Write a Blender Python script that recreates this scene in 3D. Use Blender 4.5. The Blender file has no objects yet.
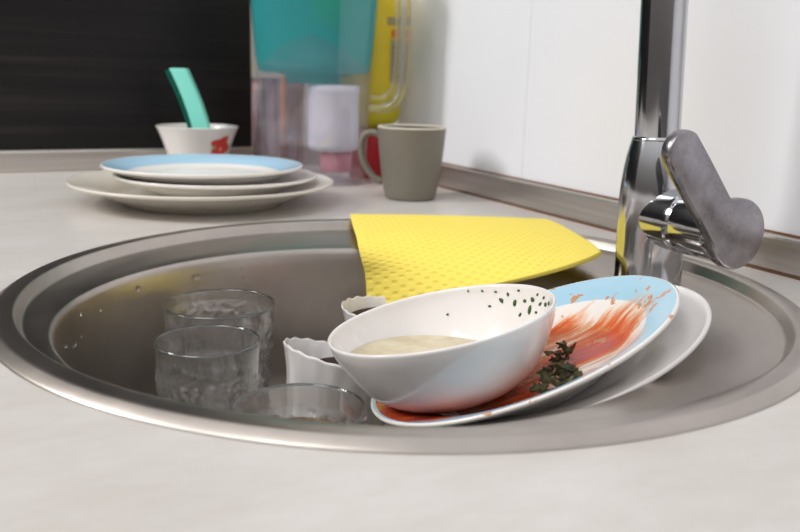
import bpy, bmesh, math, random
from mathutils import Vector, Matrix, Euler
random.seed(7)
PI = math.pi
scene = bpy.context.scene
COL = scene.collection

# ------------------------------------------------------------------ helpers
def lin(c):
    return tuple((x/255/12.92 if x/255 <= .04045 else ((x/255+.055)/1.055)**2.4) for x in c)

def link(name, me, m=None, parent=None):
    o = bpy.data.objects.new(name, me)
    COL.objects.link(o)
    if m is not None:
        me.materials.append(m)
    if parent is not None:
        o.parent = parent
    return o

def obj(name, bm, m=None, parent=None, smooth=True):
    me = bpy.data.meshes.new(name)
    bmesh.ops.recalc_face_normals(bm, faces=bm.faces[:])
    bm.to_mesh(me); bm.free()
    for p in me.polygons:
        p.use_smooth = smooth
    return link(name, me, m, parent)

def sharp(o, ang=40):
    me = o.data
    b = bmesh.new(); b.from_mesh(me)
    for e in b.edges:
        if len(e.link_faces) == 2 and e.calc_face_angle(0) > math.radians(ang):
            e.smooth = False
    b.to_mesh(me); b.free()
    return o

def tag(o, label, cat, group=None, kind=None):
    o['label'] = label; o['category'] = cat
    if group: o['group'] = group
    if kind: o['kind'] = kind
    return o

def struct(o, label=None):
    o['kind'] = 'structure'
    return o

def thing(name, label, cat, loc=(0, 0, 0), group=None, rot=None):
    o = bpy.data.objects.new(name, None)
    o.empty_display_size = .02
    COL.objects.link(o)
    o.location = loc
    if rot is not None:
        o.rotation_mode = 'QUATERNION'; o.rotation_quaternion = rot
    return tag(o, label, cat, group)

def lathe(prof, n=96, bm=None, fr=None, M=None, sx=1, sy=1, closed=False):
    """prof: list of (r,z). fr(i,theta,r,z)->(r,z)."""
    bm = bm or bmesh.new()
    rings = []
    for i, (r, z) in enumerate(prof):
        if r < 1e-6:
            v = bm.verts.new((0, 0, z)); rings.append([v]); continue
        ring = []
        for k in range(n):
            t = 2*PI*k/n
            rr, zz = (r, z) if fr is None else fr(i, t, r, z)
            ring.append(bm.verts.new((rr*sx*math.cos(t), rr*sy*math.sin(t), zz)))
        rings.append(ring)
    pairs = list(zip(rings, rings[1:]))
    if closed: pairs.append((rings[-1], rings[0]))
    for a, b in pairs:
        if len(a) == 1 and len(b) == 1: continue
        for k in range(n):
            k2 = (k+1) % n
            if len(a) == 1: bm.faces.new((a[0], b[k], b[k2]))
            elif len(b) == 1: bm.faces.new((a[k2], a[k], b[0]))
            else: bm.faces.new((a[k], b[k], b[k2], a[k2]))
    if M is not None:
        bm.transform(M)
    return bm

def smooth_prof(pts, sub=4):
    """Catmull-Rom through the points."""
    out = []
    P = [pts[0]] + list(pts) + [pts[-1]]
    for i in range(1, len(P)-2):
        p0, p1, p2, p3 = P[i-1], P[i], P[i+1], P[i+2]
        for s in range(sub):
            t = s/sub
            out.append(tuple(.5*((2*p1[k]) + (-p0[k]+p2[k])*t + (2*p0[k]-5*p1[k]+4*p2[k]-p3[k])*t*t
                             + (-p0[k]+3*p1[k]-3*p2[k]+p3[k])*t**3) for k in range(len(p1))))
    out.append(tuple(pts[-1]))
    return out

def box(bm, lo, hi):
    lo, hi = Vector(lo), Vector(hi)
    r = bmesh.ops.create_cube(bm, size=1)
    c, s = (lo+hi)/2, hi-lo
    for v in r['verts']:
        v.co = Vector((v.co.x*s.x, v.co.y*s.y, v.co.z*s.z)) + c
    return bm

def tube(bm, path, rad, n=20, cap=True, sq=None):
    """sweep a circle (or ellipse sq=(a,b)) along a path."""
    path = [Vector(p) for p in path]
    rads = rad if isinstance(rad, (list, tuple)) else [rad]*len(path)
    rings = []
    up = None
    for i, p in enumerate(path):
        d = (path[min(i+1, len(path)-1)] - path[max(i-1, 0)]).normalized()
        if up is None:
            up = Vector((0, 0, 1)) if abs(d.z) < .9 else Vector((0, 1, 0))
        u = (up - d*up.dot(d)).normalized(); w = d.cross(u); up = u
        a, b = sq if sq else (1, 1)
        rings.append([bm.verts.new(p + rads[i]*(a*math.cos(2*PI*k/n)*u + b*math.sin(2*PI*k/n)*w)) for k in range(n)])
    for A, B in zip(rings, rings[1:]):
        for k in range(n):
            bm.faces.new((A[k], A[(k+1) % n], B[(k+1) % n], B[k]))
    if cap:
        bm.faces.new(rings[0][::-1]); bm.faces.new(rings[-1])
    return bm

def bevel(o, w, seg=2):
    m = o.modifiers.new('bevel', 'BEVEL'); m.width = w; m.segments = seg; m.limit_method = 'ANGLE'; m.angle_limit = .6
    return o

# ------------------------------------------------------------------ materials
def mat(name, rgb, rough=.4, metal=0., spec=.5, trans=0., ior=1.45, sss=0, coat=0):
    m = bpy.data.materials.new(name); m.use_nodes = True
    b = m.node_tree.nodes['Principled BSDF']
    b.inputs['Base Color'].default_value = (*lin(rgb), 1)
    b.inputs['Roughness'].default_value = rough
    b.inputs['Metallic'].default_value = metal
    b.inputs['Specular IOR Level'].default_value = spec
    b.inputs['Transmission Weight'].default_value = trans
    b.inputs['IOR'].default_value = ior
    b.inputs['Coat Weight'].default_value = coat
    b.inputs['Coat Roughness'].default_value = .05
    return m

class NT:
    def __init__(s, m): s.m = m; s.t = m.node_tree; s.N = s.t.nodes; s.L = s.t.links; s.b = s.N.get('Principled BSDF')
    def n(s, typ, **kw):
        x = s.N.new(typ)
        for k, v in kw.items():
            if k.startswith('i_'):
                key = k[2:].replace('_', ' ')
                x.inputs[int(key) if key.isdigit() else key].default_value = v
            else: setattr(x, k, v)
        return x
    def l(s, a, b): s.L.new(a, b)
    def math(s, op, a, b=None, clamp=False):
        x = s.N.new('ShaderNodeMath'); x.operation = op; x.use_clamp = clamp
        for i, v in enumerate((a, b)):
            if v is None: continue
            if isinstance(v, (int, float)): x.inputs[i].default_value = v
            else: s.l(v, x.inputs[i])
        return x.outputs[0]
    def ramp(s, fac, stops):
        x = s.N.new('ShaderNodeValToRGB'); e = x.color_ramp.elements
        while len(e) < len(stops): e.new(.5)
        for el, (p, c) in zip(e, stops):
            el.position = p; el.color = (*(lin(c) if max(c) > 1.01 else c), 1)
        s.l(fac, x.inputs[0]); return x.outputs[0]
    def mix(s, fac, a, b):
        x = s.N.new('ShaderNodeMix'); x.data_type = 'RGBA'
        if isinstance(fac, (int, float)): x.inputs[0].default_value = fac
        else: s.l(fac, x.inputs[0])
        for i, v in ((6, a), (7, b)):
            if isinstance(v, tuple): x.inputs[i].default_value = (*lin(v), 1)
            else: s.l(v, x.inputs[i])
        return x.outputs[2]
    def coord(s, scale=(1, 1, 1), rot=(0, 0, 0), which='Object'):
        c = s.N.new('ShaderNodeTexCoord'); mp = s.N.new('ShaderNodeMapping')
        mp.inputs['Scale'].default_value = scale; mp.inputs['Rotation'].default_value = rot
        s.l(c.outputs[which], mp.inputs[0]); return mp.outputs[0]
    def noise(s, v, scale, detail=3, rough=.5, dist=0):
        x = s.n('ShaderNodeTexNoise'); s.l(v, x.inputs['Vector'])
        x.inputs['Scale'].default_value = scale; x.inputs['Detail'].default_value = detail
        x.inputs['Roughness'].default_value = rough; x.inputs['Distortion'].default_value = dist
        return x.outputs['Fac']
    def bump(s, h, strength=.3, dist=.001):
        x = s.n('ShaderNodeBump'); x.inputs['Strength'].default_value = strength; x.inputs['Distance'].default_value = dist
        s.l(h, x.inputs['Height']); s.l(x.outputs[0], s.b.inputs['Normal']); return x

# countertop laminate
M_counter = mat('laminate', (214, 208, 203), .32, spec=.4)
t = NT(M_counter); v = t.coord((1, 2.4, 1), (0, 0, .5))
n1 = t.noise(v, 9, 5, .65); n2 = t.noise(v, 60, 3, .6)
f = t.math('ADD', t.math('MULTIPLY', n1, .75), t.math('MULTIPLY', n2, .25))
t.l(t.ramp(f, [(.32, (198, 192, 185)), (.5, (206, 201, 196)), (.66, (213, 209, 205))]), t.b.inputs['Base Color'])
# black laminate with horizontal grain
M_black = mat('black_laminate', (16, 14, 15), .38, spec=.35)
t = NT(M_black); v = t.coord((3, 3, 130))
n1 = t.noise(v, 1.0, 4, .6); n2 = t.noise(t.coord((1.5, 1.5, 42)), 1.0, 2, .5)
f = t.math('ADD', t.math('MULTIPLY', n1, .6), t.math('MULTIPLY', n2, .4))
t.l(t.ramp(f, [(.34, (13, 11, 12)), (.55, (27, 23, 24)), (.7, (46, 40, 41))]), t.b.inputs['Base Color'])
t.bump(f, .5, .0006)
M_wall = mat('white_panel', (236, 235, 238), .35, spec=.35)
t = NT(M_wall); n1 = t.noise(t.coord(), 5, 3)
t.l(t.ramp(n1, [(.3, (238, 239, 245)), (.7, (243, 244, 249))]), t.b.inputs['Base Color'])
M_plaster = mat('plaster', (214, 208, 200), .8)
M_floor = mat('floor_tile', (120, 104, 90), .5)
# brushed aluminium trim
M_alu = mat('aluminium', (176, 170, 164), .36, metal=1.)
t = NT(M_alu); n1 = t.noise(t.coord((4, 4, 220)), 1.0, 3, .6)
t.l(t.ramp(n1, [(.3, (196, 190, 184)), (.7, (218, 213, 208))]), t.b.inputs['Base Color'])
M_sealant = mat('sealant', (120, 84, 62), .7)
# brushed steel sink
M_steel = mat('brushed_steel', (172, 167, 163), .30, metal=1.)
t = NT(M_steel); c = t.n('ShaderNodeTexCoord'); sx = t.n('ShaderNodeSeparateXYZ'); t.l(c.outputs['Object'], sx.inputs[0])
rad = t.n('ShaderNodeVectorMath', operation='LENGTH'); cx = t.n('ShaderNodeCombineXYZ')
t.l(sx.outputs[0], cx.inputs[0]); t.l(sx.outputs[1], cx.inputs[1]); t.l(cx.outputs[0], rad.inputs[0])
cc = t.n('ShaderNodeCombineXYZ'); t.l(t.math('MULTIPLY', rad.outputs['Value'], 900), cc.inputs[0])
t.l(t.math('MULTIPLY', sx.outputs[2], 700), cc.inputs[1])
n1 = t.noise(cc.outputs[0], 1, 2); n2 = t.noise(t.coord(), 14, 5, .65)
t.l(t.ramp(n2, [(.3, (174, 166, 159)), (.7, (192, 184, 177))]), t.b.inputs['Base Color'])
t.l(t.math('ADD', t.math('MULTIPLY', n2, .14), .26), t.b.inputs['Roughness'])
t.bump(n1, .08, .0004)
M_drain = mat('drain_steel', (140, 136, 132), .2, metal=1.)
M_hole = mat('drain_dark', (20, 19, 18), .6)
# chrome
M_chrome = mat('chrome', (196, 197, 200), .07, metal=1.)
t = NT(M_chrome); n1 = t.noise(t.coord(), 70, 5, .7); n2 = t.noise(t.coord(), 12, 3)
t.l(t.math('MULTIPLY', t.math('ADD', t.math('MULTIPLY', n1, .5), t.math('MULTIPLY', n2, .5)), .22), t.b.inputs['Roughness'])
M_lever = mat('worn_chrome', (160, 156, 160), .3, metal=1.)
t = NT(M_lever); n1 = t.noise(t.coord(), 90, 6, .75); n2 = t.noise(t.coord(), 30, 3)
f = t.math('ADD', t.math('MULTIPLY', n1, .5), t.math('MULTIPLY', n2, .5))
t.l(t.ramp(f, [(.36, (128, 124, 127)), (.52, (150, 146, 150)), (.66, (176, 172, 175))]), t.b.inputs['Base Color'])
t.l(t.ramp(f, [(.35, (.2, .2, .2)), (.65, (.42, .42, .42))]), t.b.inputs['Roughness'])
# porcelain
M_porc = mat('white_porcelain', (240, 236, 232), .14, spec=.5, coat=.2)
M_cream = mat('cream_porcelain', (232, 226, 214), .18, spec=.5, coat=.2)
M_glaze = mat('white_glaze', (228, 224, 222), .2, spec=.5, coat=.1)

def rim_plate_mat(name, r0, blue=(176, 214, 236), base=(240, 236, 230), sauce=False):
    m = mat(name, base, .16, coat=.05); t = NT(m)
    c = t.n('ShaderNodeTexCoord'); s = t.n('ShaderNodeSeparateXYZ'); t.l(c.outputs['Object'], s.inputs[0])
    cx = t.n('ShaderNodeCombineXYZ'); t.l(s.outputs[0], cx.inputs[0]); t.l(s.outputs[1], cx.inputs[1])
    ln = t.n('ShaderNodeVectorMath', operation='LENGTH'); t.l(cx.outputs[0], ln.inputs[0])
    r = ln.outputs['Value']
    nrm = t.n('ShaderNodeNewGeometry'); 
    tc = t.n('ShaderNodeSeparateXYZ'); t.l(c.outputs['Normal'], tc.inputs[0])
    upf = t.math('GREATER_THAN', tc.outputs[2], .1)
    band = t.math('MULTIPLY', t.math('MULTIPLY', t.math('GREATER_THAN', r, r0[0]), t.math('LESS_THAN', r, r0[1])), upf)
    col = t.mix(band, base, blue)
    if sauce:
        X, Y = s.outputs[0], s.outputs[1]
        # streaks run along the plate's local x, wobbling; drawn by wiping
        v = t.coord((9, 60, 9), (0, 0, -.12))
        vw = t.coord((13, 40, 13), (0, 0, .5))
        n1 = t.noise(v, 1.0, 6, .62, 1.1); n2 = t.noise(vw, 1.0, 4, .6, 1.5); n3 = t.noise(t.coord(), 42, 4, .6, .6)
        f = t.math('ADD', t.math('MULTIPLY', n1, .62), t.math('MULTIPLY', n2, .38))
        # fade the food away towards the rim
        edge = t.math('MULTIPLY', t.math('SUBTRACT', r, .050), 7.5)
        edge = t.math('MAXIMUM', edge, 0)
        f = t.math('SUBTRACT', f, edge)
        # a thicker red band across the middle of the plate
        by = t.math('ABSOLUTE', t.math('SUBTRACT', Y, t.math('MULTIPLY', X, .10)))
        bandf = t.math('MULTIPLY', t.math('SUBTRACT', .021, by), 6.)
        f = t.math('ADD', f, t.math('MAXIMUM', bandf, -.03))
        f = t.math('MULTIPLY', f, upf)
        pale = t.ramp(f, [(.34, (0, 0, 0)), (.39, (.5, .5, .5)), (.45, (1, 1, 1))])
        sc = t.ramp(f, [(.36, (240, 206, 172)), (.42, (230, 160, 108)), (.48, (222, 112, 62)), (.56, (216, 84, 42)), (.64, (196, 52, 32)), (.76, (164, 34, 26))])
        col = t.mix(pale, col, sc)
        # the pool the bowl stands in
        px_ = t.n('ShaderNodeCombineXYZ'); t.l(t.math('ADD', X, .042), px_.inputs[0]); t.l(t.math('ADD', Y, .010), px_.inputs[1])
        pl = t.n('ShaderNodeVectorMath', operation='LENGTH'); t.l(px_.outputs[0], pl.inputs[0])
        pd = t.math('SUBTRACT', t.math('ADD', pl.outputs['Value'], t.math('MULTIPLY', n3, .012)), .006)
        pool = t.ramp(t.math('MULTIPLY', pd, 10.), [(.50, (1, 1, 1)), (.60, (0, 0, 0))])
        pool = t.math('MULTIPLY', t.math('MULTIPLY', pool, t.math('LESS_THAN', r, .0868)), upf)
        poolc = t.ramp(n3, [(.3, (214, 118, 60)), (.5, (192, 74, 34)), (.68, (150, 40, 22))])
        col = t.mix(pool, col, poolc)
        # spots on the rim
        dn = t.noise(t.coord(), 75, 4, .6, .3)
        d1 = t.math('MULTIPLY', t.math('GREATER_THAN', t.math('ADD', dn, t.math('MULTIPLY', n3, .25)), .775), upf)
        col = t.mix(t.math('MULTIPLY', d1, .85), col, (212, 138, 78))
        hb = t.ramp(f, [(.42, (0, 0, 0)), (.62, (1, 1, 1))])
        t.bump(hb, .5, .0012)
    t.l(col, t.b.inputs['Base Color'])
    return m
M_blueplate = rim_plate_mat('blue_rim_porcelain', (.076, .0985))
M_dirty = rim_plate_mat('stained_blue_rim_porcelain', (.0700, .0885), blue=(172, 212, 232), sauce=True)

# bowl with a sauce-stained foot
M_soupbowl = mat('white_bowl_porcelain', (240, 236, 233), .13, coat=.25)
t = NT(M_soupbowl); c = t.n('ShaderNodeTexCoord'); s = t.n('ShaderNodeSeparateXYZ'); t.l(c.outputs['Object'], s.inputs[0])
n1 = t.noise(t.coord(), 55, 4, .6)
h = t.math('ADD', t.math('MULTIPLY', s.outputs[2], -60), t.math('MULTIPLY', n1, .9))      # rises towards the foot
low = t.ramp(h, [(0.0, (0, 0, 0)), (1.0, (1, 1, 1))])
fac = t.n('ShaderNodeMapRange'); t.l(h, fac.inputs[0])
fac.inputs[1].default_value = 2.65; fac.inputs[2].default_value = 3.2; fac.inputs[3].default_value = 0; fac.inputs[4].default_value = .9
nz = t.n('ShaderNodeSeparateXYZ'); t.l(c.outputs['Normal'], nz.inputs[0])
fac2 = t.math('MULTIPLY', fac.outputs[0], t.math('LESS_THAN', nz.outputs[2], .15))
t.l(t.mix(fac2, (240, 236, 233), (200, 92, 40)), t.b.inputs['Base Color'])

M_broth = mat('broth', (206, 192, 158), .12, spec=.5)
t = NT(M_broth); n1 = t.noise(t.coord(), 60, 4, .6); t.l(t.ramp(n1, [(.35, (196, 180, 146)), (.65, (216, 204, 172))]), t.b.inputs['Base Color'])
M_coffee = mat('coffee', (44, 20, 18), .4, spec=.15)
M_beer = mat('brown_drink', (150, 112, 66), .05, trans=.55, ior=1.33)
M_herb = mat('herb', (52, 60, 34), .6)
t = NT(M_herb); n1 = t.noise(t.coord(), 160, 4, .6); t.l(t.ramp(n1, [(.35, (40, 36, 22)), (.6, (80, 76, 40)), (.75, (122, 108, 60))]), t.b.inputs['Base Color'])
M_fleck = mat('herb_fleck', (60, 92, 44), .6)
M_water = mat('water', (255, 255, 255), .0, trans=1., ior=1.33)
M_glass = mat('clear_glass', (250, 252, 252), .0, trans=1., ior=1.47)
def schlick(nt, f0=.04, k=1.):
    """reflectance of a thin clear wall, the same from both sides; returns (layer weight node, socket)"""
    lw = nt.nodes.new('ShaderNodeLayerWeight'); lw.inputs['Blend'].default_value = .5
    p = nt.nodes.new('ShaderNodeMath'); p.operation = 'POWER'; p.inputs[1].default_value = 5; nt.links.new(lw.outputs['Facing'], p.inputs[0])
    q = nt.nodes.new('ShaderNodeMath'); q.operation = 'MULTIPLY_ADD'; q.inputs[1].default_value = (1-f0)*k; q.inputs[2].default_value = f0
    nt.links.new(p.outputs[0], q.inputs[0])
    return lw, q.outputs[0]

def thin_glass(name):
    """wall of a drinking glass: see-through share, refracting share, fresnel gloss"""
    m = bpy.data.materials.new(name); m.use_nodes = True; nt = m.node_tree; nt.nodes.clear(); N_ = nt.nodes.new
    o = N_('ShaderNodeOutputMaterial'); tr = N_('ShaderNodeBsdfTransparent'); tr.inputs[0].default_value = (.975, .98, .98, 1)
    rf = N_('ShaderNodeBsdfGlass'); rf.inputs['Roughness'].default_value = .02; rf.inputs['IOR'].default_value = 1.46
    gl = N_('ShaderNodeBsdfGlossy'); gl.inputs['Roughness'].default_value = .10
    fr, fs = schlick(nt, .11, .8)
    a = N_('ShaderNodeMixShader'); a.inputs[0].default_value = .62
    nt.links.new(tr.outputs[0], a.inputs[1]); nt.links.new(rf.outputs[0], a.inputs[2])
    b = N_('ShaderNodeMixShader'); nt.links.new(fs, b.inputs[0]); nt.links.new(a.outputs[0], b.inputs[1]); nt.links.new(gl.outputs[0], b.inputs[2])
    nt.links.new(b.outputs[0], o.inputs[0])
    return m, fr, gl, rf
M_rimglass = mat('rim_glass', (205, 210, 210), .0, trans=1., ior=1.5)
# pressed glass: pebbled below the smooth lip
M_press, PFR, PGL, PRF = thin_glass('pebbled_glass')
t = NT(M_press); c = t.n('ShaderNodeTexCoord'); s = t.n('ShaderNodeSeparateXYZ'); t.l(c.outputs['Object'], s.inputs[0])
vo = t.n('ShaderNodeTexVoronoi'); vo.feature = 'SMOOTH_F1'; vo.inputs['Scale'].default_value = 240
t.l(c.outputs['Object'], vo.inputs['Vector'])
mk = t.n('ShaderNodeMapRange'); t.l(s.outputs[2], mk.inputs[0]); mk.inputs[1].default_value = .094; mk.inputs[2].default_value = .086
nn = t.noise(t.coord(), 60, 3, .6)
hh = t.math('MULTIPLY', t.math('ADD', vo.outputs['Distance'], t.math('MULTIPLY', nn, .6)), mk.outputs[0])
bp = t.n('ShaderNodeBump'); bp.inputs['Strength'].default_value = .9; bp.inputs['Distance'].default_value = .0018; t.l(hh, bp.inputs['Height'])
for x_ in (PFR, PGL, PRF): t.l(bp.outputs[0], x_.inputs['Normal'])

M_mug = mat('taupe_stoneware', (126, 120, 108), .45)
M_mugin = mat('mug_glaze_inside', (92, 82, 70), .3)
M_muglip = mat('pale_bare_lip', (206, 198, 182), .5)
# embossed yellow sponge cloth
M_cloth = mat('yellow_sponge_cloth', (248, 222, 70), .75, spec=.2)
t = NT(M_cloth); uv = t.n('ShaderNodeUVMap'); s = t.n('ShaderNodeSeparateXYZ'); t.l(uv.outputs[0], s.inputs[0])
def sn(o, k): return t.math('SINE', t.math('MULTIPLY', o, k))
U, V = s.outputs[0], s.outputs[1]
row = t.math('MULTIPLY', t.math('FLOOR', t.math('MULTIPLY', V, 38)), PI)
g = t.math('MULTIPLY', t.math('SINE', t.math('ADD', t.math('MULTIPLY', U, 2*PI*18.0), t.math('MULTIPLY', row, 1.0))), t.math('ABSOLUTE', sn(V, PI*38)))
pit = t.ramp(g, [(.20, (0, 0, 0)), (.80, (1, 1, 1))])
t.bump(pit, .5, -.0010)
n1 = t.noise(t.coord(), 50, 3)
cc = t.mix(t.math('MULTIPLY', n1, .5), (254, 233, 112), (250, 226, 92))
t.l(t.mix(t.math('MULTIPLY', pit, .25), cc, (228, 192, 58)), t.b.inputs['Base Color'])
M_foam = mat('aqua_foam', (146, 238, 220), .85, spec=.1)
M_scour = mat('green_scouring_pad', (20, 92, 78), .9, spec=.1)
t = NT(M_foam); vo = t.n('ShaderNodeTexVoronoi'); vo.inputs['Scale'].default_value = 500; t.l(t.coord(), vo.inputs['Vector']); t.bump(vo.outputs['Distance'], .3, .0006)

def clear_plastic(name, rgb, alpha_tint, gloss_max=.55, body=.0, body_rgb=None):
    """thin clear wall: tinted see-through + fresnel gloss (+ a share of milky body)."""
    m = bpy.data.materials.new(name); m.use_nodes = True; nt = m.node_tree; nt.nodes.clear()
    o = nt.nodes.new('ShaderNodeOutputMaterial'); tr = nt.nodes.new('ShaderNodeBsdfTransparent')
    tr.inputs[0].default_value = (*lin(rgb), 1)
    gl = nt.nodes.new('ShaderNodeBsdfGlossy'); gl.inputs['Roughness'].default_value = .04
    fr, fs = schlick(nt, .05, .8)
    m1 = nt.nodes.new('ShaderNodeMixShader'); nt.links.new(fs, m1.inputs[0])
    last = tr
    if body > 0:
        df = nt.nodes.new('ShaderNodeBsdfDiffuse'); df.inputs[0].default_value = (*lin(body_rgb), 1)
        tl = nt.nodes.new('ShaderNodeBsdfTranslucent'); tl.inputs[0].default_value = (*lin(body_rgb), 1)
        a = nt.nodes.new('ShaderNodeMixShader'); a.inputs[0].default_value = .5
        nt.links.new(df.outputs[0], a.inputs[1]); nt.links.new(tl.outputs[0], a.inputs[2])
        b = nt.nodes.new('ShaderNodeMixShader'); b.inputs[0].default_value = body
        nt.links.new(tr.outputs[0], b.inputs[1]); nt.links.new(a.outputs[0], b.inputs[2]); last = b
    nt.links.new(last.outputs[0], m1.inputs[1]); nt.links.new(gl.outputs[0], m1.inputs[2])
    nt.links.new(m1.outputs[0], o.inputs[0])
    return m
M_jug = clear_plastic('clear_plastic', (250, 249, 252), .9, body=.06, body_rgb=(235, 232, 240))
M_teal = clear_plastic('teal_plastic', (150, 236, 236), .5, body=.34, body_rgb=(8, 236, 236))
M_green = mat('green_plastic', (60, 230, 80), .4)
M_acrylic, _a, _b, _c = thin_glass('clear_acrylic')
M_lid = mat('green_lid', (52, 190, 120), .3)
M_filter = mat('white_filter_plastic', (236, 236, 240), .4)
M_mesh = mat('pink_filter_base', (226, 150, 160), .5)
M_yellow = mat('yellow_bottle', (232, 200, 30), .3)
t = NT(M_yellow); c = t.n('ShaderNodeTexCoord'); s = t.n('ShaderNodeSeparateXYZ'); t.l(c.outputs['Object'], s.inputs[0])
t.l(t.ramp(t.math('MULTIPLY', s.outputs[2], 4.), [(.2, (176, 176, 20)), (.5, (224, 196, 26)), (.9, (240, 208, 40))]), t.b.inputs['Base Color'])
M_red = mat('red_cap', (178, 24, 34), .35)
M_label = mat('grey_label', (168, 152, 104), .5)
M_ink = mat('label_ink', (92, 82, 74), .5)
M_orange = mat('label_orange', (226, 122, 40), .5)
M_packet = mat('spice_packet', (150, 128, 128), .45)
t = NT(M_packet); v = t.coord((60, 60, 7)); n1 = t.noise(v, 1, 4, .6, .6)
t.l(t.ramp(n1, [(.36, (64, 30, 36)), (.45, (128, 104, 110)), (.55, (160, 142, 148)), (.62, (170, 96, 58)), (.70, (96, 48, 40))]), t.b.inputs['Base Color'])
M_stick = mat('cinnamon_wood', (168, 104, 66), .6)
t = NT(M_stick); n1 = t.noise(t.coord((60, 60, 8)), 1, 3); t.l(t.ramp(n1, [(.35, (116, 66, 44)), (.65, (196, 132, 92))]), t.b.inputs['Base Color'])

# flower on the little bowl
M_flower = mat('flower_bowl_porcelain', (238, 232, 226), .2, coat=.2)
t = NT(M_flower); c = t.n('ShaderNodeTexCoord')
FLOWER = None

# ------------------------------------------------------------------ the room
CAM = Vector((-.246, -.470, .1345)); YAW = math.radians(-27.3); PITCH = math.radians(12.75); ROLL = math.radians(1.6)
RT = Vector((math.cos(YAW), math.sin(YAW), 0)); FW = Vector((-math.sin(YAW), math.cos(YAW), 0))
WX, WY = .284, .712           # wall faces (right / back)
X0, Y0 = -1.9, -2.3           # the far sides of the kitchen
RH = .245                     # sink radius
CB = (-.036, -.024)           # bowl centre

# counter slab with a round hole
bm = bmesh.new(); N = 128
def square_pt(t, lo, hi):
    c, s = math.cos(t), math.sin(t)
    k = min((hi[0] if c > 0 else -lo[0])/abs(c) if abs(c) > 1e-9 else 9e9, (hi[1] if s > 0 else -lo[1])/abs(s) if abs(s) > 1e-9 else 9e9)
    return (c*k, s*k)
lo, hi = (-.62, -.75), (WX, WY)
angs = sorted([2*PI*k/N for k in range(N)] + [math.atan2(y, x) % (2*PI) for x in (lo[0], hi[0]) for y in (lo[1], hi[1])])
rings = []
for (zz, kind) in ((-.038, 'i'), (0, 'i'), (0, 'o'), (-.038, 'o')):
    rg = []
    for a in angs:
        p = (math.cos(a)*.2385, math.sin(a)*.2385) if kind == 'i' else square_pt(a, lo, hi)
        rg.append(bm.verts.new((p[0], p[1], zz)))
    rings.append(rg)
for A, B in zip(rings, rings[1:]+rings[:1]):
    for k in range(len(angs)):
        k2 = (k+1) % len(angs)
        bm.faces.new((A[k], A[k2], B[k2], B[k]))
counter = obj('countertop', bm, M_counter, smooth=False)
tag(counter, 'pale grey-beige mottled laminate countertop the steel sink is set into', 'countertop')
def slab(name, lo, hi, m):
    b = bmesh.new(); box(b, lo, hi); return struct(obj(name, b, m, smooth=False))
slab('floor', (X0, Y0, -.90), (WX, WY, -.86), M_floor)
wb = bpy.data.objects.new('wall_back', None); COL.objects.link(wb); struct(wb)
b = bmesh.new(); box(b, (X0, WY, -.86), (.121, WY+.05, 1.75)); obj('panel', b, M_black, wb, smooth=False)
b = bmesh.new(); box(b, (.1215, WY+.003, -.86), (WX+.06, WY+.05, 1.75)); obj('panel', b, M_plaster, wb, smooth=False)
# right wall: white sheet panels with an open joint between them
wr = bpy.data.objects.new('wall_right', None); COL.objects.link(wr); struct(wr)
JY = .279
b = bmesh.new(); box(b, (WX, JY+.0003, -.86), (WX+.012, WY, 1.75)); bevel(obj('panel', b, M_wall, wr, smooth=False), .0008)
b = bmesh.new(); box(b, (WX, Y0, -.86), (WX+.012, JY-.0003, 1.75)); bevel(obj('panel', b, M_wall, wr, smooth=False), .0008)
b = bmesh.new(); box(b, (WX+.012, Y0, -.86), (WX+.06, WY, 1.75)); obj('backing', b, M_plaster, wr, smooth=False)

# aluminium upstands along both walls
b = bmesh.new(); box(b, (X0*.32, WY-.011, 0.0002), (WX-.0115, WY-.0003, .0275)); o = bevel(obj('trim_1', b, M_alu, smooth=False), .0025); struct(o)
b = bmesh.new(); box(b, (WX-.011, -.745, 0.0002), (WX-.0003, WY-.0003, .0275)); o = bevel(obj('trim_2', b, M_alu, smooth=False), .0025); struct(o)
b = bmesh.new(); box(b, (WX-.012, -.745, 0.0001), (WX-.0106, WY-.012, .0014)); struct(obj('trim_3', b, M_sealant, smooth=False))
b = bmesh.new(); box(b, (WX-.003, -.745, .0275), (WX-.0003, WY-.002, .0287)); struct(obj('trim_4', b, M_sealant, smooth=False))

# ------------------------------------------------------------------ the sink
sink = thing('sink', 'round brushed steel sink full of dirty dishes, set in the countertop', 'sink', (0, 0, 0))
RB = .179
prof = [((0, 0), .2452, .0002), ((0, 0), .2449, .0008), ((0, 0), .2441, .0014), ((0, 0), .2402, .0039), ((0, 0), .2394, .0043), ((0, 0), .2384, .0045), ((0, 0), .2345, .00455), ((0, 0), .2306, .0045),
        ((0, 0), .2296, .0042), ((0, 0), .2288, .0034), ((0, 0), .2264, -.0020), ((0, 0), .2256, -.0030), ((0, 0), .2244, -.0034)]
for s_ in (.25, .5, .75):
    prof.append(((CB[0]*s_, CB[1]*s_), .2244+(RB-.2244)*s_, -.0035))
prof += [(CB, RB, -.0035), (CB, RB-.0014, -.0040), (CB, RB-.0026, -.0055), (CB, RB-.0033, -.008), (CB, RB-.0042, -.014), (CB, RB-.0066, -.040), (CB, RB-.0096, -.075), (CB, RB-.0125, -.098),
         (CB, RB-.0165, -.111), (CB, RB-.0235, -.1215), (CB, RB-.034, -.1285), (CB, RB-.047, -.1315), (CB, .06, -.1335), (CB, .044, -.1345)]
bm = bmesh.new(); N = 192; rings = []
for (c, r, z) in prof:
    rings.append([bm.verts.new((c[0]+r*math.cos(2*PI*k/N), c[1]+r*math.sin(2*PI*k/N), z)) for k in range(N)])
for A, B in zip(rings, rings[1:]):
    for k in range(N):
        bm.faces.new((A[k], B[k], B[(k+1) % N], A[(k+1) % N]))
basin = obj('basin', bm, M_steel, sink)
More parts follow.
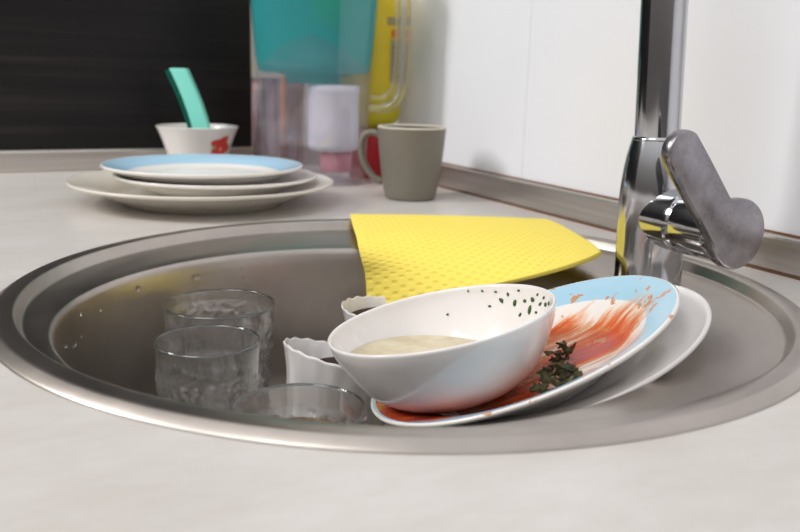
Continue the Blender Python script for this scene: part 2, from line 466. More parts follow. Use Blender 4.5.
bm = lathe(smooth_prof([(.045, -.1343), (.040, -.1345), (.037, -.137), (.034, -.1375), (.010, -.1365), (0, -.136)], 3), 48, M=Matrix.Translation((CB[0], CB[1], 0)))
st = obj('drain_strainer', bm, M_drain, sink)
for k in range(8):
    a = 2*PI*k/8
    b = lathe([(0, .0006), (.0032, .0006), (.0036, 0), (.0036, -.001)], 12, M=Matrix.Translation((CB[0]+.022*math.cos(a), CB[1]+.022*math.sin(a), -.1366)))
    obj('strainer_hole', b, M_hole, st)

# ------------------------------------------------------------------ faucet
FX, FY = .178, -.030
fau = thing('faucet', 'chrome single lever mixer tap standing on the sink ledge by the white wall', 'faucet', (FX, FY, -.0026))
prof = [(0, 0), (.0232, 0), (.0234, .0012), (.0229, .0022), (.0228, .030), (.0227, .058), (.0222, .068), (.0210, .079), (.0194, .088), (.0176, .095), (.0166, .0985), (0, .0985)]
obj('body', lathe(prof, 64), M_chrome, fau); sharp(fau.children[0], 50)
# spout: straight column then a high arch over the bowl
TX = -.022
pth = [(0, 0, .0985), (TX*.055, 0, .15), (TX*.125, 0, .22), (TX*.205, 0, .30)]
AR = .075
for k in range(1, 17):
    a = PI*k/16*1.05
    pth.append((TX*.205-.975*(AR-AR*math.cos(a)), .20*(AR-AR*math.cos(a)), .30+AR*math.sin(a)))
sp = obj('spout', tube(bmesh.new(), pth, .0152, 40), M_chrome, fau); sharp(sp, 60)
tip = Vector(pth[-1]); d = (tip-Vector(pth[-2])).normalized()
obj('aerator', tube(bmesh.new(), [tip-d*.002, tip+d*.012], .0166, 32), M_lever, sp); sharp(sp.children[0], 60)
b = lathe([(.0150, .0965), (.0166, .0970), (.0168, .0985), (.0164, .1002), (.0150, .1008)], 48); obj('spout_collar', b, M_chrome, fau)
# horizontal valve towards -y
fau.rotation_euler = (0, -.030, 0)
RY = Matrix.Translation((0, 0, .0465)) @ Matrix.Rotation(PI/2, 4, 'X')     # local z -> -y
b = lathe([(.0205, .004), (.0206, .014), (.0207, .022), (.0208, .030), (.0208, .0350), (.0203, .0358), (.0203, .0370)], 56, M=RY)
obj('valve', b, M_chrome, fau)
b = lathe([(.0195, .0364), (.0206, .0366), (.0208, .0374), (.0209, .052), (.0211, .064), (.0211, .0690), (.0205, .0698), (0, .0698)], 56, M=RY)
hub = obj('lever_hub', b, M_chrome, fau); sharp(hub, 50)
# lever plate: round end over the hub tapering to a rounded tip, lying in the plane y = -0.073
import itertools
C1, R1 = Vector((-.0012, .0463)), .0222
C2, R2 = Vector((-.0505, .0988)), .0130
def hull(c1, r1, c2, r2, n=180):
    """a disc with a straight round-tipped arm (the arm sits towards the disc's left edge)"""
    u = (c2-c1).normalized(); w_ = Vector((-u.y, u.x)); c0 = c1+w_*.0062
    def inside(p):
        if (p-c1).length < r1: return True
        d = c2-c0; k = max(0, min(1, (p-c0).dot(d)/d.length_squared))
        return (p-(c0+d*k)).length < r2
    pts = []
    for k in range(n):
        a = 2*PI*k/n; e = Vector((math.cos(a), math.sin(a))); lo_, hi_ = 0., .14
        for _ in range(26):
            m_ = (lo_+hi_)/2
            if inside(c1+e*m_): lo_ = m_
            else: hi_ = m_
        pts.append(c1+e*lo_)
    return pts
outl = hull(C1, R1, C2, R2)
cen = (C1+C2)/2
bm = bmesh.new(); rgs = []
for off, y in ((.0022, -.0690), (.0006, -.0700), (0, -.0712), (0, -.0762), (.0006, -.0774), (.002, -.0781)):
    ins = hull(C1, R1-off, C2, R2-off)
    rgs.append([bm.verts.new((p.x, y, p.y)) for p in ins])
n_ = len(outl)
for A, B in zip(rgs, rgs[1:]):
    for k in range(n_):
        bm.faces.new((A[k], A[(k+1) % n_], B[(k+1) % n_], B[k]))
bm.faces.new(rgs[0]); bm.faces.new(rgs[-1])
lev = obj('lever', bm, M_lever, fau); sharp(lev, 30)
lev['label'] = 'worn grey lever plate'

# ------------------------------------------------------------------ crockery builders
def quat_normal(a, b):
    n = (a*RT + b*FW + Vector((0, 0, 1))).normalized()
    return Vector((0, 0, 1)).rotation_difference(n)

def plate_profile(R, depth, well, foot, th=.0035):
    """rim top at z=0, the well below; closed section"""
    w = well
    top = [(0, -depth), (w*.6, -depth), (w*.88, -depth+.0008), (w, -depth+.0026), (w+(R-w)*.22, -depth*.58), (w+(R-w)*.6, -depth*.22), (R-.003, -.0006)]
    lip = [(R-.0012, .0001), (R-.0001, -.0006), (R-.0003, -.0020)]
    bot = [(R-.003, -.0036), (w+(R-w)*.6, -depth*.22-th), (w+(R-w)*.22, -depth*.62-th), (foot+.0035, -depth-th), (foot+.0012, -depth-th-.003), (foot-.0012, -depth-th-.003), (foot-.003, -depth-th), (0, -depth-th)]
    return smooth_prof(top, 3)[:-1] + [top[-1]] + lip + smooth_prof(bot[:4], 3) + bot[4:]

def plate(name, label, R, depth, well, foot, m, loc, a=0, b=0, spin=0, group=None, th=.0035):
    bm = lathe(plate_profile(R, depth, well, foot, th), 128)
    o = obj(name, bm, m)
    o.location = loc; o.rotation_mode = 'QUATERNION'
    o.rotation_quaternion = quat_normal(a, b) @ Euler((0, 0, YAW+spin)).to_quaternion()
    return tag(o, label, 'plate', group)

def cut_liquid(name, prof, M, level, m, shrink=.0004, fr=None, n=64):
    """the liquid a vessel holds: its inside below a level plane (world space)"""
    p2 = [(max(r-shrink, 0), z+shrink*.5) for r, z in prof]
    bm = lathe(p2, n, fr=fr)
    bm.transform(M)
    bmesh.ops.bisect_plane(bm, geom=bm.verts[:]+bm.edges[:]+bm.faces[:], plane_co=(0, 0, level), plane_no=(0, 0, 1), clear_outer=True)
    ed = [e for e in bm.edges if e.is_boundary]
    r = bmesh.ops.holes_fill(bm, edges=ed, sides=0)
    bmesh.ops.triangulate(bm, faces=[f for f in bm.faces if len(f.verts) > 4])
    c = sum((v.co for v in bm.verts), Vector())/max(1, len(bm.verts))
    bm.transform(Matrix.Translation(-c))
    o = obj(name, bm, m); o.location = c
    sharp(o, 30)
    return o

# ------------------------------------------------------------------ clean plates on the counter
PC = Vector((-.029, .392))
plate('dinner_plate', 'large cream dinner plate at the bottom of the stack on the counter', 0.132, .0175, .088, .078, M_cream, (PC.x, PC.y, .0243))
plate('soup_plate', 'plain white plate in the middle of the stack, under the blue-rimmed one', .1015, .0155, .066, .058, M_porc, (PC.x+.0125, PC.y-.004, .0302))
plate('dessert_plate', 'clean plate with light blue rim on top of the counter stack', .1005, .0135, .070, .056, M_blueplate, (PC.x+.001, PC.y+.003, .0398))

# ------------------------------------------------------------------ little flower bowl and sponge by the back wall
FB = Vector((.017, .602))
flo = thing('rice_bowl', 'small white flared bowl with a red flower, holding a sponge by the black wall', 'bowl', (FB.x, FB.y, 0.0006))
fo_out = [(.0505, .0625), (.049, .0600), (.0440, .048), (.0385, .032), (.034, .018), (.0285, .007), (.0265, .0045), (.0265, 0), (.0245, 0), (.0235, .0025), (0, .0025)]
fo_in = [(0, .007), (.022, .0075), (.0295, .014), (.0355, .030), (.041, .047), (.0465, .0600), (.049, .0632)]
bowl_body = obj('bowl', lathe(smooth_prof(fo_in, 4)+[(.0503, .0635)]+smooth_prof(fo_out, 3), 80), M_porc, flo)
# painted flower: five petals and leaves, thin decal shells just proud of the glaze
def wall_r(z):
    for (r1, z1), (r2, z2) in zip(fo_out, fo_out[1:]):
        if z2 <= z <= z1: return r2+(r1-r2)*(z-z2)/max(1e-6, z1-z2)
    return .03
def decal(name, parts, m, parent):
    bm = bmesh.new()
    for (a0, z0, ra, rz, ang) in parts:
        vs = []
        for rr in (0, .5, 1):
            ring = []
            for k in range(14):
                t_ = 2*PI*k/14
                wob = 1+.18*math.sin(3*t_+a0*40)
                du, dz = rr*ra*wob*math.cos(t_), rr*rz*wob*math.sin(t_)
                u = du*math.cos(ang)-dz*math.sin(ang); zz = z0+du*math.sin(ang)+dz*math.cos(ang)
                r = wall_r(zz)+.0006; th = a0+u/r
                ring.append(bm.verts.new((r*math.cos(th), r*math.sin(th), zz)))
            vs.append(ring)
        for A, B in zip(vs[1:], vs[2:]):
            for k in range(14): bm.faces.new((A[k], A[(k+1) % 14], B[(k+1) % 14], B[k]))
        bm.faces.new(vs[1])
        for v in vs[0]: bm.verts.remove(v)
    return obj(name, bm, m, parent)
fa = math.atan2(-.9, -.40) + .80
fa += .10
ptl = [(fa+.20*math.cos(k*2*PI/5), .038+.0085*math.sin(k*2*PI/5), .0080, .0068, k*1.2) for k in range(5)]
decal('flower', ptl, mat('red_petals', (214, 58, 48), .3), bowl_body)
decal('flower_leaf', [(fa-.30, .028, .0045, .0022, .6), (fa-.26, .040, .0035, .0018, 2.4), (fa+.27, .030, .004, .002, -.7)], mat('pale_leaves', (170, 186, 130), .3), bowl_body)
decal('flower_center', [(fa, .037, .0026, .0026, 0)], mat('pink_flower_centre', (240, 150, 120), .3), bowl_body)

spg = thing('sponge', 'mint green kitchen sponge standing in the flower bowl', 'sponge', (FB.x+.009, FB.y-.003, .0105))
def bent_bar(x0, x1, w, L, bend):
    bm = bmesh.new(); R = []
    for k in range(15):
        s_ = k/14; z = L*s_; dx = -bend*s_**2 - .028*s_ + .006*math.sin(PI*s_)
        R.append([bm.verts.new((x0+dx, -w, z)), bm.verts.new((x1+dx, -w, z)), bm.verts.new((x1+dx, w, z)), bm.verts.new((x0+dx, w, z))])
    for A, B in zip(R, R[1:]):
        for k in range(4): bm.faces.new((A[k], A[(k+1) % 4], B[(k+1) % 4], B[k]))
    bm.faces.new(R[0][::-1]); bm.faces.new(R[-1]); return bm
o = bevel(obj('foam', bent_bar(-.0085, .0120, .0135, .123, .004), M_foam, spg, smooth=False), .0018, 2)
o = bevel(obj('scouring_pad', bent_bar(-.0135, -.0085, .0135, .120, .004), M_scour, spg, smooth=False), .0012, 2)
spg.rotation_euler = (0, 0, YAW+.14)

# ------------------------------------------------------------------ mug
mg = thing('mug', 'taupe grey stoneware mug standing on the counter in front of the filter jug', 'mug', (.1910, .3575, .0006))
mo = [(0, .0015), (.021, .0015), (.0225, 0), (.0262, 0), (.0280, .0025), (.0300, .012), (.0330, .032), (.0355, .055), (.0370, .072), (.0376, .0768)]
mi = [(.0348, .0768), (.0340, .072), (.0325, .055), (.030, .032), (.027, .012), (.022, .007), (0, .006)]
obj('mug_body', lathe(smooth_prof(mo, 3), 80), M_mug, mg)
obj('mug_inside', lathe(mi, 80), M_mugin, mg)
obj('mug_lip', lathe([(.0348, .0767), (.0352, .0780), (.0362, .0786), (.0372, .0780), (.0376, .0768)], 80), M_muglip, mg)
hp = smooth_prof([(.034, 0, .067), (.042, 0, .0705), (.051, 0, .0680), (.0555, 0, .058), (.054, 0, .043), (.048, 0, .030), (.040, 0, .021), (.031, 0, .017)], 5)
h = obj('mug_handle', tube(bmesh.new(), hp, .0042, 16, sq=(.9, 1.5)), M_mug, mg)
mg.rotation_euler = (0, 0, YAW+PI-.10)

# ------------------------------------------------------------------ water filter jug
JC = Vector((.1365, .511))
jug = thing('filter_jug', 'clear plastic water filter jug with teal hopper in the corner of the counter', 'jug', (JC.x, JC.y, .0002))
jug.rotation_euler = (0, 0, YAW+.02)
SY = .60
jo = [(0, .004), (.050, .004), (.054, 0), (.060, .0005), (.0635, .006), (.0650, .020), (.0665, .06), (.0690, .12), (.0735, .19), (.0768, .245), (.0815, .258)]
ji = [(r-.0028 if r > .003 else 0, z+(.003 if z < .02 else 0)) for r, z in jo][::-1]
obj('jug_body', lathe(jo+[(.0803, .2590)]+ji, 96, sy=SY), M_jug, jug)
# hopper
ho = [(.0775, .252), (.0750, .215), (.0715, .17), (.0685, .145), (.0660, .1335), (.058, .1315), (.042, .1310), (.0345, .1285), (.0330, .1200), (0, .1195)]
ho2 = [(r-.0022 if r > .003 else 0, z+.0022) for r, z in ho][::-1]
fr_h = None
obj('hopper', lathe(ho+ho2, 96, sy=SY*.97, M=None), M_teal, jug)
# filter cartridge hangs to the handle side
FCX = .024
b = lathe([(0, .1195), (.026, .1195), (.0308, .1185), (.0318, .116), (.0318, .1095), (.0308, .108), (.0308, .070), (.0306, .048), (.0298, .0425), (.024, .040), (0, .040)], 64, M=Matrix.Translation((FCX, 0, 0)))
obj('filter_cartridge', b, M_filter, jug); sharp(jug.children[-1], 50)
b = lathe([(0, .0395), (.0195, .0395), (.0200, .034), (.0185, .0165), (.017, .0150), (0, .0150)], 40, M=Matrix.Translation((FCX+.004, 0, 0)))
obj('filter_strainer', b, M_mesh, jug)
b = lathe([(.0205, .175), (.016, .160), (.013, .145), (.0205, .1335), (.0, .1335)][::-1], 40, M=Matrix.Translation((FCX+.004, 0, 0)))
obj('filter_grip', b, M_teal, jug)
b = lathe([(0, .285), (.050, .283), (.074, .274), (.0825, .266), (.0832, .2605), (.0786, .2595), (0, .2598)], 80, sy=SY)
obj('lid', b, M_lid, jug)
b = lathe([(0, .300), (.014, .300), (.020, .294), (.023, .281), (0, .281)], 40, sy=.8); obj('lid_knob', b, M_lid, jug)
hp = smooth_prof([(.0775, 0, .246), (.092, 0, .250), (.105, 0, .240), (.1085, 0, .205), (.1085, 0, .160), (.1065, 0, .118), (.099, 0, .101), (.087, 0, .0935), (.0665, 0, .0925)], 5)
obj('jug_handle', tube(bmesh.new(), hp, .0075, 20, sq=(.8, 1.25)), M_acrylic, jug)
hp2 = smooth_prof([(.0775, 0, .238), (.089, 0, .241), (.0965, 0, .232), (.0990, 0, .205), (.0990, 0, .160), (.0970, 0, .124), (.092, 0, .112), (.083, 0, .106), (.069, 0, .1055)], 5)
obj('handle_rib', tube(bmesh.new(), hp2, .0028, 12), M_acrylic, jug)
b = lathe([(0, .188), (.010, .189), (.016, .198), (.019, .2595), (0, .2595)], 40, M=Matrix.Translation((.020, -.022, 0))); obj('lid_funnel', b, M_green, jug)

# ------------------------------------------------------------------ yellow bottle upside down on its red cap
bt = thing('squeeze_bottle', 'yellow bottle with a red cap between the filter jug and the wall corner', 'bottle', (.2262, .5485, .0002))
bt.rotation_euler = (0, 0, -.10)
b = lathe([(0, 0), (.0225, 0), (.0235, .001), (.0240, .050), (.0232, .062), (.020, .064), (0, .064)], 56, sy=.85); obj('cap', b, M_red, bt); sharp(bt.children[0], 50)
bo = [(0, .0645), (.020, .0645), (.030, .0675), (.040, .0730), (.0435, .0800), (.0440, .10), (.0440, .19), (.0430, .225), (.038, .243), (.028, .251), (0, .252)]
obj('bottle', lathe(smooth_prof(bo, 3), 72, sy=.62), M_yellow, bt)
# front label and its marks (unreadable in the photograph)
def oval_patch(u0, u1, z0, z1, m, name, parent, off=.0006):
    bm = bmesh.new(); g_ = []
    for i in range(9):
        t_ = u0+(u1-u0)*i/8
        x = .0442*math.cos(t_); y = .0442*.62*math.sin(t_); k = 1+off/.03
        g_.append((bm.verts.new((x*k, y*k, z0)), bm.verts.new((x*k, y*k, z1))))
    for A, B in zip(g_, g_[1:]): bm.faces.new((A[0], B[0], B[1], A[1]))
    return obj(name, bm, m, parent)
lb = oval_patch(-2.2, -.45, .108, .212, M_yellow, 'label', bt)
oval_patch(-1.12, -.52, .1225, .176, M_label, 'label_panel', lb, .0009)
for k in range(6):
    zc = .128+.0073*k
    oval_patch(-1.02, -.74-.05*(k % 2), zc, zc+.0042, M_ink, 'label_mark', lb, .0012)
oval_patch(-1.1, -.70, .178, .188, M_orange, 'label_emblem', lb, .0010)
oval_patch(-1.25, -.55, .193, .203, M_label, 'label_strip', lb, .0009)

# things standing behind the jug, seen through it
pk = thing('spice_packet', 'mauve and brown patterned packet seen through the left of the filter jug', 'packet', (.128, .618, .0003))
pk.rotation_euler = (0, 0, YAW*.6)
bm = bmesh.new(); G = []
for i in range(13):
    s_ = i/12; hz = .118*s_; thk = .016*math.sin(PI*min(1, .15+.85*(1-s_)))**.7+.0006
    w = .034
    G.append([bm.verts.new((w*math.cos(2*PI*k/24), thk*math.sin(2*PI*k/24), hz)) for k in range(24)])
for A, B in zip(G, G[1:]):
    for k in range(24): bm.faces.new((A[k], A[(k+1) % 24], B[(k+1) % 24], B[k]))
bm.faces.new(G[0][::-1]); bm.faces.new(G[-1])
obj('packet_bag', bm, M_packet, pk)
b = bmesh.new(); box(b, (-.034, -.0012, .112), (.034, .0012, .124)); obj('packet_seal', b, M_packet, pk, smooth=False)
ws = obj('wooden_spatula', tube(bmesh.new(), [(0, 0, 0), (.004, .012, .06), (.008, .024, .12)], [.006, .0052, .0045], 16, sq=(.6, 1)), M_stick)
ws.location = (.1215, .574, .0065); tag(ws, 'brown wooden stick leaning on the packet behind the filter jug', 'stick')

# ------------------------------------------------------------------ dirty plates in the sink
BLC = Vector((.0222, -.0974, -.0100)); 
plate('side_plate', 'white plate under the dirty blue-rimmed one, its edge resting on the sink ledge', .0912, .0138, .056, .046, M_glaze, (.0394, -.0997, -.0148), -.40, -.005, 0, th=.003)
dp = plate('blue_rim_plate', 'blue-rimmed plate smeared with tomato sauce, tilted in the sink', .090, .0185, .055, .044, M_dirty, BLC, -.446, .041, 0, th=.003)
NB = (-.446*RT+.041*FW+Vector((0, 0, 1))).normalized()

# ------------------------------------------------------------------ soup bowl
bw = thing('soup_bowl', 'white soup bowl with leftover broth sitting on the sauce-smeared plate', 'bowl', (-.0200, -.0820, .0053), rot=quat_normal(-.228, .034))
KB = .0632
so = [(.0632, -.0010), (.0615, -.0075), (.0560, -.0195), (.0480, -.0320), (.0385, -.0402), (.0295, -.0440), (.0250, -.0450), (.0243, -.0466), (.0228, -.0466), (.0218, -.0450), (0, -.0450)]
si = [(0, -.0418), (.018, -.0415), (.029, -.0400), (.0375, -.0370), (.0465, -.0300), (.0540, -.0188), (.0594, -.0072), (.0612, -.0008)]
obj('bowl', lathe(smooth_prof(si, 4)+[(.0617, .0001), (.0625, .0004), (.0631, -.0002)]+smooth_prof(so[:7], 4)+so[7:], 128), M_soupbowl, bw)
bpy.context.view_layer.update()
MB = bw.matrix_world.copy()
br = cut_liquid('broth', smooth_prof(si, 4), MB, -.0210, M_broth)
tag(br, 'pale yellow leftover broth pooled in the tilted white soup bowl', 'broth')
# green flecks on the far inner wall of the bowl
def inner_pt(theta, z):
    P = smooth_prof(si, 4)
    for (r1, z1), (r2, z2) in zip(P, P[1:]):
        if z1 <= z <= z2:
            k = (z-z1)/max(1e-6, z2-z1); r = r1+(r2-r1)*k; n = Vector((-(z2-z1), r2-r1)).normalized()
            return r, n
    return .055, Vector((-.9, .4))
q_ = quat_normal(-.228, .034)
def fleck(theta, z, s_):
    r, n = inner_pt(theta, z)
    p = MB @ Vector((r*math.cos(theta), r*math.sin(theta), z))
    nn = (MB.to_3x3() @ Vector((n.x*math.cos(theta), n.x*math.sin(theta), n.y))).normalized()
    bm = bmesh.new()
    m_ = 7; ph = random.random()*6
    top = [bm.verts.new((s_*(1+.45*random.random()-.2)*math.cos(2*PI*k/m_), .62*s_*(1+.45*random.random()-.2)*math.sin(2*PI*k/m_), .0003)) for k in range(m_)]
    bot = [bm.verts.new((v.co.x*.95, v.co.y*.95, -.0003)) for v in top]
    c = bm.verts.new((0, 0, .0008))
    for k in range(m_):
        bm.faces.new((top[k], top[(k+1) % m_], c)); bm.faces.new((bot[k], bot[(k+1) % m_], top[(k+1) % m_], top[k]))
    bm.faces.new(bot[::-1])
    o = obj('herb_fleck', bm, M_fleck)
    o.location = p + nn*.0002; o.rotation_mode = 'QUATERNION'
    o.rotation_quaternion = Vector((0, 0, 1)).rotation_difference(nn) @ Euler((0, 0, ph)).to_quaternion()
    tag(o, 'tiny green herb fleck stuck to the inner wall of the white soup bowl', 'herb fleck', 'herb flecks in the soup bowl')
TH0 = YAW   # direction of the picture's right
for dth, z, s_ in ((.95, -.004, .0011), (.88, -.009, .0019), (.80, -.0055, .0013), (.70, -.010, .0021), (.66, -.003, .001), (.56, -.0085, .0016), (.46, -.0125, .0025), (.44, -.007, .002),
                   (.36, -.0035, .0012), (.28, -.008, .0016), (.22, -.004, .0013), (.15, -.007, .0018), (.05, -.005, .0012), (1.02, -.012, .001), (.60, -.016, .0013), (1.5, -.014, .0009), (1.1, -.003, .0009), (1.25, -.0022, .0008), (.33, -.013, .0012)):
    fleck(TH0+dth, z, s_)

# wilted herb sprigs lying on the sauce
bpy.context.view_layer.update()
MP = dp.matrix_world.copy()
def sprig(cr, cf, scale, nleaf, label):
    """cr, cf: place on the plate along its tilt / across (metres from the plate centre)"""
    bm = bmesh.new()
    for k in range(nleaf):
        a = random.random()*2*PI; rr = scale*math.sqrt(random.random())*.9
        px, py = rr*math.cos(a), rr*.7*math.sin(a); hgt = scale*(.25+.75*random.random())*(1-rr/scale*.5)
        L = scale*(.40+.3*random.random()); yaw_ = random.random()*2*PI; tl = -.3+1.5*random.random()
        Mx = Matrix.Translation((px, py, hgt)) @ Euler((tl, random.uniform(-.7, .7), yaw_)).to_matrix().to_4x4()
        vt, vb = [], []
        sh = [(0, 0), (.22, .12), (.30, .30), (.18, .36), (.34, .55), (.16, .62), (.14, .86), (0, 1.0), (-.14, .86), (-.16, .62), (-.34, .55), (-.18, .36), (-.30, .30), (-.22, .12)]
        for (x, y) in sh:
            cz = .12*math.sin(3*y+k)+.35*x*x*3
            vt.append(bm.verts.new(Mx @ Vector((x*L*1.25, y*L, cz*L+.0004)))); vb.append(bm.verts.new(Mx @ Vector((x*L*1.25, y*L, cz*L-.0004))))
        n_ = len(sh)
        bm.faces.new(vt); bm.faces.new(vb[::-1])
        for i in range(n_): bm.faces.new((vt[i], vb[i], vb[(i+1) % n_], vt[(i+1) % n_]))
    for k in range(5):
        a = random.random()*6.28
        tube(bm, [(0, 0, .0006), (scale*.35*math.cos(a), scale*.3*math.sin(a), scale*.3), (scale*.7*math.cos(a+.4), scale*.5*math.sin(a+.4), scale*.45)], .0006, 6)
    o = obj('herb_sprig', bm, M_herb, smooth=False)
    loc = Vector((cr, cf, 0))
    rloc = math.hypot(cr, cf)
    zz = -.0170 if rloc < .053 else -.0170+(rloc-.053)*.46
    R_ = Euler((0, 0, YAW)).to_quaternion()
    w = BLC + quat_normal(-.446, .041) @ (R_ @ Vector((cr, cf, zz)))
    o.location = w; o.rotation_mode = 'QUATERNION'; o.rotation_quaternion = quat_normal(-.446, .041)
    return tag(o, label, 'herb')
sprig(.010, -.056, .0150, 24, 'larger wilted dark green herb clump near the plate edge')
sprig(.0185, -.010, .0105, 16, 'smaller wilted dark green herb clump on the sauce, above the larger one')

# ------------------------------------------------------------------ fluted bowls with coffee dregs
def fluted(name, label, R, hgt, loc, a, b, level):
    th = thing(name, label, 'cup', loc, rot=quat_normal(a, b))
    nfl = 20
    out = [(R, 0), (R*.93, -hgt*.10), (R*.82, -hgt*.30), (R*.74, -hgt*.55), (R*.66, -hgt*.80), (R*.56, -hgt*.95), (R*.50, -hgt), (0, -hgt)]
    inn = [(0, -hgt+.004), (R*.48, -hgt+.005), (R*.60, -hgt*.80), (R*.68, -hgt*.55), (R*.76, -hgt*.30), (R*.88, -hgt*.10), (R*.965, -.0004)]
    I_ = smooth_prof(inn, 4); O_ = smooth_prof(out[:-1], 4)+[out[-1]]
    def fl(i, t_, r, z):
        k = max(0., 1+z/hgt); w = math.cos(nfl*t_)
        return r*(1+.008*w*k), z + (.0004*w*k**8)
    obj('cup_body', lathe(I_+[(R*.985, .0010)]+O_, 168, fr=fl), M_glaze, th)
    bpy.context.view_layer.update()
    lq = cut_liquid('coffee', I_, th.matrix_world, level, M_coffee, .0006, fr=fl, n=84)
    return th, lq
t1, l1 = fluted('fluted_cup', 'fluted white cup with scalloped edge tilted beside the soup bowl, nearest the glasses', .045, .072, (-.028, .022, -.051), .25, .19, -.0622)
tag(l1, 'dark brown coffee left in the fluted cup nearest the glasses', 'coffee')
t2, l2 = fluted('fluted_cup', 'fluted white cup mostly hidden behind the soup bowl, under the yellow cloth', .0350, .055, (.0250, .0720, -.0366), .10, 0.0, -.0420)
tag(l2, 'dark brown coffee in the fluted cup half hidden behind the soup bowl', 'coffee')

# ------------------------------------------------------------------ tumblers
FLOORZ = -.1320
from mathutils import noise as mnoise
def tumbler(label, x, y, zr, Rt, zb=FLOORZ, liquid=None, seed=0):
    H = zr-zb
    o = thing('tumbler', label, 'glass', (x, y, zb), 'pebbled glass tumblers in the sink')
    s_ = Rt
    sil = [(s_*.80, .003), (s_*.82, .012), (s_*.86, H*.35), (s_*.915, H*.65), (s_*.93, H*.74), (s_*.955, H*.82), (s_*.985, H*.93), (s_, H-.0012)]
    def sr(z):
        for (r1, z1), (r2, z2) in zip(sil, sil[1:]):
            if z1 <= z <= z2: return r1+(r2-r1)*(z-z1)/(z2-z1)
        return s_
    nz = 84
    wall = [(sr(.003+(H-.0042)*k/nz), .003+(H-.0042)*k/nz) for k in range(nz+1)]
    ii = [(r_-.0015, z_) for r_, z_ in sil[2:]][::-1] + [(s_*.79, .012), (s_*.70, .008), (0, .0075)]
    prof_ = [(0, .001), (s_*.70, .001), (s_*.76, 0)] + wall + [(s_-.0003, H-.0004), (s_-.0008, H), (s_-.0012, H-.0004)] + ii
    n0 = 3; n1 = 3+len(wall)
    def pebble(i, t_, r, z):
        if not n0 <= i < n1: return r, z
        m_ = max(0., min(1., (H*.88-z)/.008))*min(1., z/.01)
        d_ = mnoise.voronoi(Vector((r*math.cos(t_), r*math.sin(t_), z))*185+Vector((seed*9.1, 0, 0)))[0]
        h_ = max(0., .58-d_[0])
        return r+.0042*m_*h_, z
    obj('glass_wall', lathe(prof_, 280, fr=pebble), M_press, o)
    rr_ = [(s_-.00075+.00085*math.cos(2*PI*k/8), H-.0006+.0008*math.sin(2*PI*k/8)) for k in range(8)]
    obj('rim', lathe(rr_, 96, closed=True), M_rimglass, o)
    if liquid:
        bpy.context.view_layer.update()
        lq = cut_liquid('drink', ii[::-1], o.matrix_world, zb+liquid, M_beer, .0003)
        tag(lq, 'brown leftover drink in the tumbler nearest the front rim', 'drink')
    return o
tumbler('wet pebbled glass tumbler at the back of the sink, behind another tumbler', -.0988, .0812, -.0205, .0375, -.1220, seed=1)
tumbler('wet pebbled glass tumbler in the middle of the three, in front of the back one', -.1268, .004, -.0205, .0305, -.1305, seed=2)
tumbler('pebbled glass tumbler nearest the front rim with brown drink in it', -.117, -.123, -.0165, .0312, -.1220, liquid=.0885, seed=3)

# ------------------------------------------------------------------ yellow sponge cloth
Lc = smooth_prof([(.0640, .232, .0068), (.0430, .178, .0068), (.0290, .140, .0060), (.0250, .127, .0000), (.0260, .122, -.0090), (.0305, .1230, -.0220), (.0335, .1240, -.0500)], 6)
Rc = smooth_prof([(.219, .143, .0085), (.2085, .110, .0095), (.195, .078, .0105), (.183, .048, .0110), (.172, .023, .0115), (.164, .008, .0118), (.158, -.003, .0122)], 6)
Mc = smooth_prof([(.141, .1845, .0092), (.131, .150, .0102), (.120, .116, .0110), (.111, .083, .0100), (.103, .055, .0065), (.0960, .029, .0020), (.0890, .004, -.0040)], 6)
NU = 40; NV = len(Lc)
bm = bmesh.new(); uvl = bm.loops.layers.uv.new('UVMap')
grid = []
for j in range(NV):
    rw = []
    A, B, C_ = Vector(Lc[j]), Vector(Mc[j]), Vector(Rc[j])
    for i in range(NU+1):
        u = i/NU
        p = A*(2*(u-.5)*(u-1)) + B*(4*u*(1-u)) + C_*(2*u*(u-.5))
        rw.append((bm.verts.new(p), (u, j/(NV-1))))
    grid.append(rw)
for j in range(NV-1):
    for i in range(NU):
        q4 = [grid[j][i], grid[j+1][i], grid[j+1][i+1], grid[j][i+1]]
        fc_ = bm.faces.new([x[0] for x in q4])
        for lp, x in zip(fc_.loops, q4): lp[uvl].uv = x[1]
me = bpy.data.meshes.new('sponge_cloth'); bm.to_mesh(me); bm.free()
for p in me.polygons: p.use_smooth = True
cl = link('sponge_cloth', me, M_cloth)
md = cl.modifiers.new('thick', 'SOLIDIFY'); md.thickness = .0036; md.offset = 0
bv = cl.modifiers.new('bev', 'BEVEL'); bv.width = .0008; bv.segments = 2; bv.limit_method = 'ANGLE'
tag(cl, 'yellow dimpled sponge cloth draped over the back rim of the sink', 'cloth')

# ------------------------------------------------------------------ water drops on the bowl wall
def drop(theta, z, s_):
    r = RB-.0042-(-.010-z)*.083
    bm = bmesh.new(); bmesh.ops.create_icosphere(bm, subdivisions=2, radius=s_)
    for v in bm.verts: v.co.x *= .5; v.co.z *= 1.2
    o = obj('water_drop', bm, M_water)
    o.location = (CB[0]+(r-.0002)*math.cos(theta), CB[1]+(r-.0002)*math.sin(theta), z); o.rotation_euler = (0, 0, theta)
    tag(o, 'small clear water drop clinging to the steel wall of the sink', 'water drop', 'water drops on the sink wall')
for k in range(22):
    drop(math.radians(random.uniform(95, 172)), random.uniform(-.050, -.012), random.uniform(.0010, .0020))

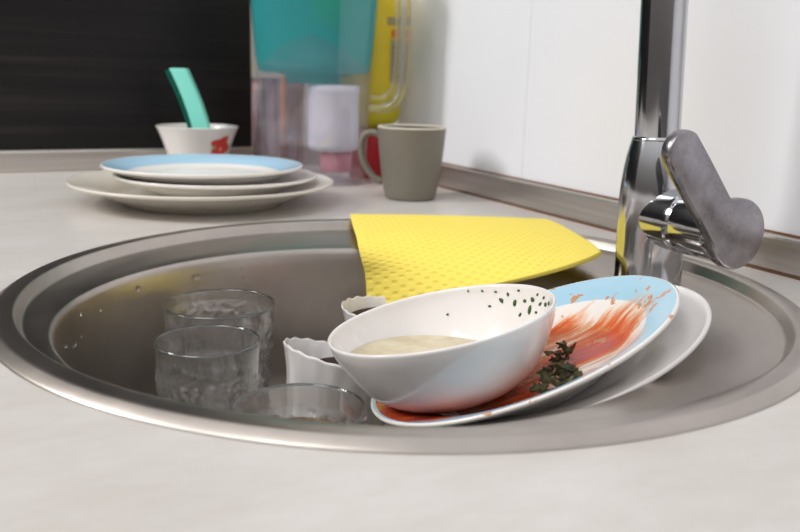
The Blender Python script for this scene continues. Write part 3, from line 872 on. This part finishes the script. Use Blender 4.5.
# ------------------------------------------------------------------ light
w = bpy.data.worlds.new('kitchen'); scene.world = w; w.use_nodes = True
nt = w.node_tree; bg = nt.nodes['Background']
tc = nt.nodes.new('ShaderNodeTexCoord'); sp_ = nt.nodes.new('ShaderNodeSeparateXYZ'); nt.links.new(tc.outputs['Generated'], sp_.inputs[0])
rp = nt.nodes.new('ShaderNodeValToRGB'); e = rp.color_ramp.elements
mr = nt.nodes.new('ShaderNodeMapRange'); mr.inputs[1].default_value = -1; mr.inputs[2].default_value = 1
nt.links.new(sp_.outputs[2], mr.inputs[0]); nt.links.new(mr.outputs[0], rp.inputs[0])
e[0].position = .0; e[0].color = (.10, .09, .085, 1)
e[1].position = 1.; e[1].color = (.95, .95, .97, 1)
x = e.new(.48); x.color = (.13, .115, .11, 1)
x = e.new(.58); x.color = (.32, .30, .29, 1)
x = e.new(.74); x.color = (.85, .84, .84, 1)
nt.links.new(rp.outputs[0], bg.inputs[0]); bg.inputs[1].default_value = 1.0

def area(name, loc, target, size, energy, col=(1, 1, 1), sy=None):
    L = bpy.data.lights.new(name, 'AREA'); L.energy = energy; L.color = col; L.size = size
    if sy: L.shape = 'RECTANGLE'; L.size_y = sy
    o = bpy.data.objects.new(name, L); COL.objects.link(o); o.location = loc
    o.rotation_euler = (Vector(target)-Vector(loc)).to_track_quat('-Z', 'Y').to_euler()
    return o
area('window_light', (-1.35, .62, 1.02), (.1, .1, 0), .42, 22, (1, .985, .96), .5)
area('fill_light', (-.95, -.35, 1.5), (0, 0, 0), .7, 8, (1, .98, .97))  # added broad fill from above left, stands for no actual lamp

# ------------------------------------------------------------------ camera
cam = bpy.data.cameras.new('camera'); co = bpy.data.objects.new('camera', cam); COL.objects.link(co)
cam.sensor_width = 36; cam.lens = 850/800*36; cam.clip_start = .01
R = Matrix.Rotation(YAW, 3, 'Z') @ Matrix.Rotation(PI/2-PITCH, 3, 'X') @ Matrix.Rotation(ROLL, 3, 'Z')
co.location = CAM; co.rotation_euler = R.to_euler()
cam.dof.use_dof = True; cam.dof.focus_distance = .50; cam.dof.aperture_fstop = 10
scene.camera = co
scene.view_settings.view_transform = 'Standard'; scene.view_settings.look = 'None'
scene.view_settings.gamma = 1; scene.view_settings.use_curve_mapping = False
scene.view_settings.exposure = -.04
scene.cycles.use_denoising = True
scene.cycles.max_bounces = 16; scene.cycles.transmission_bounces = 14; scene.cycles.transparent_max_bounces = 24
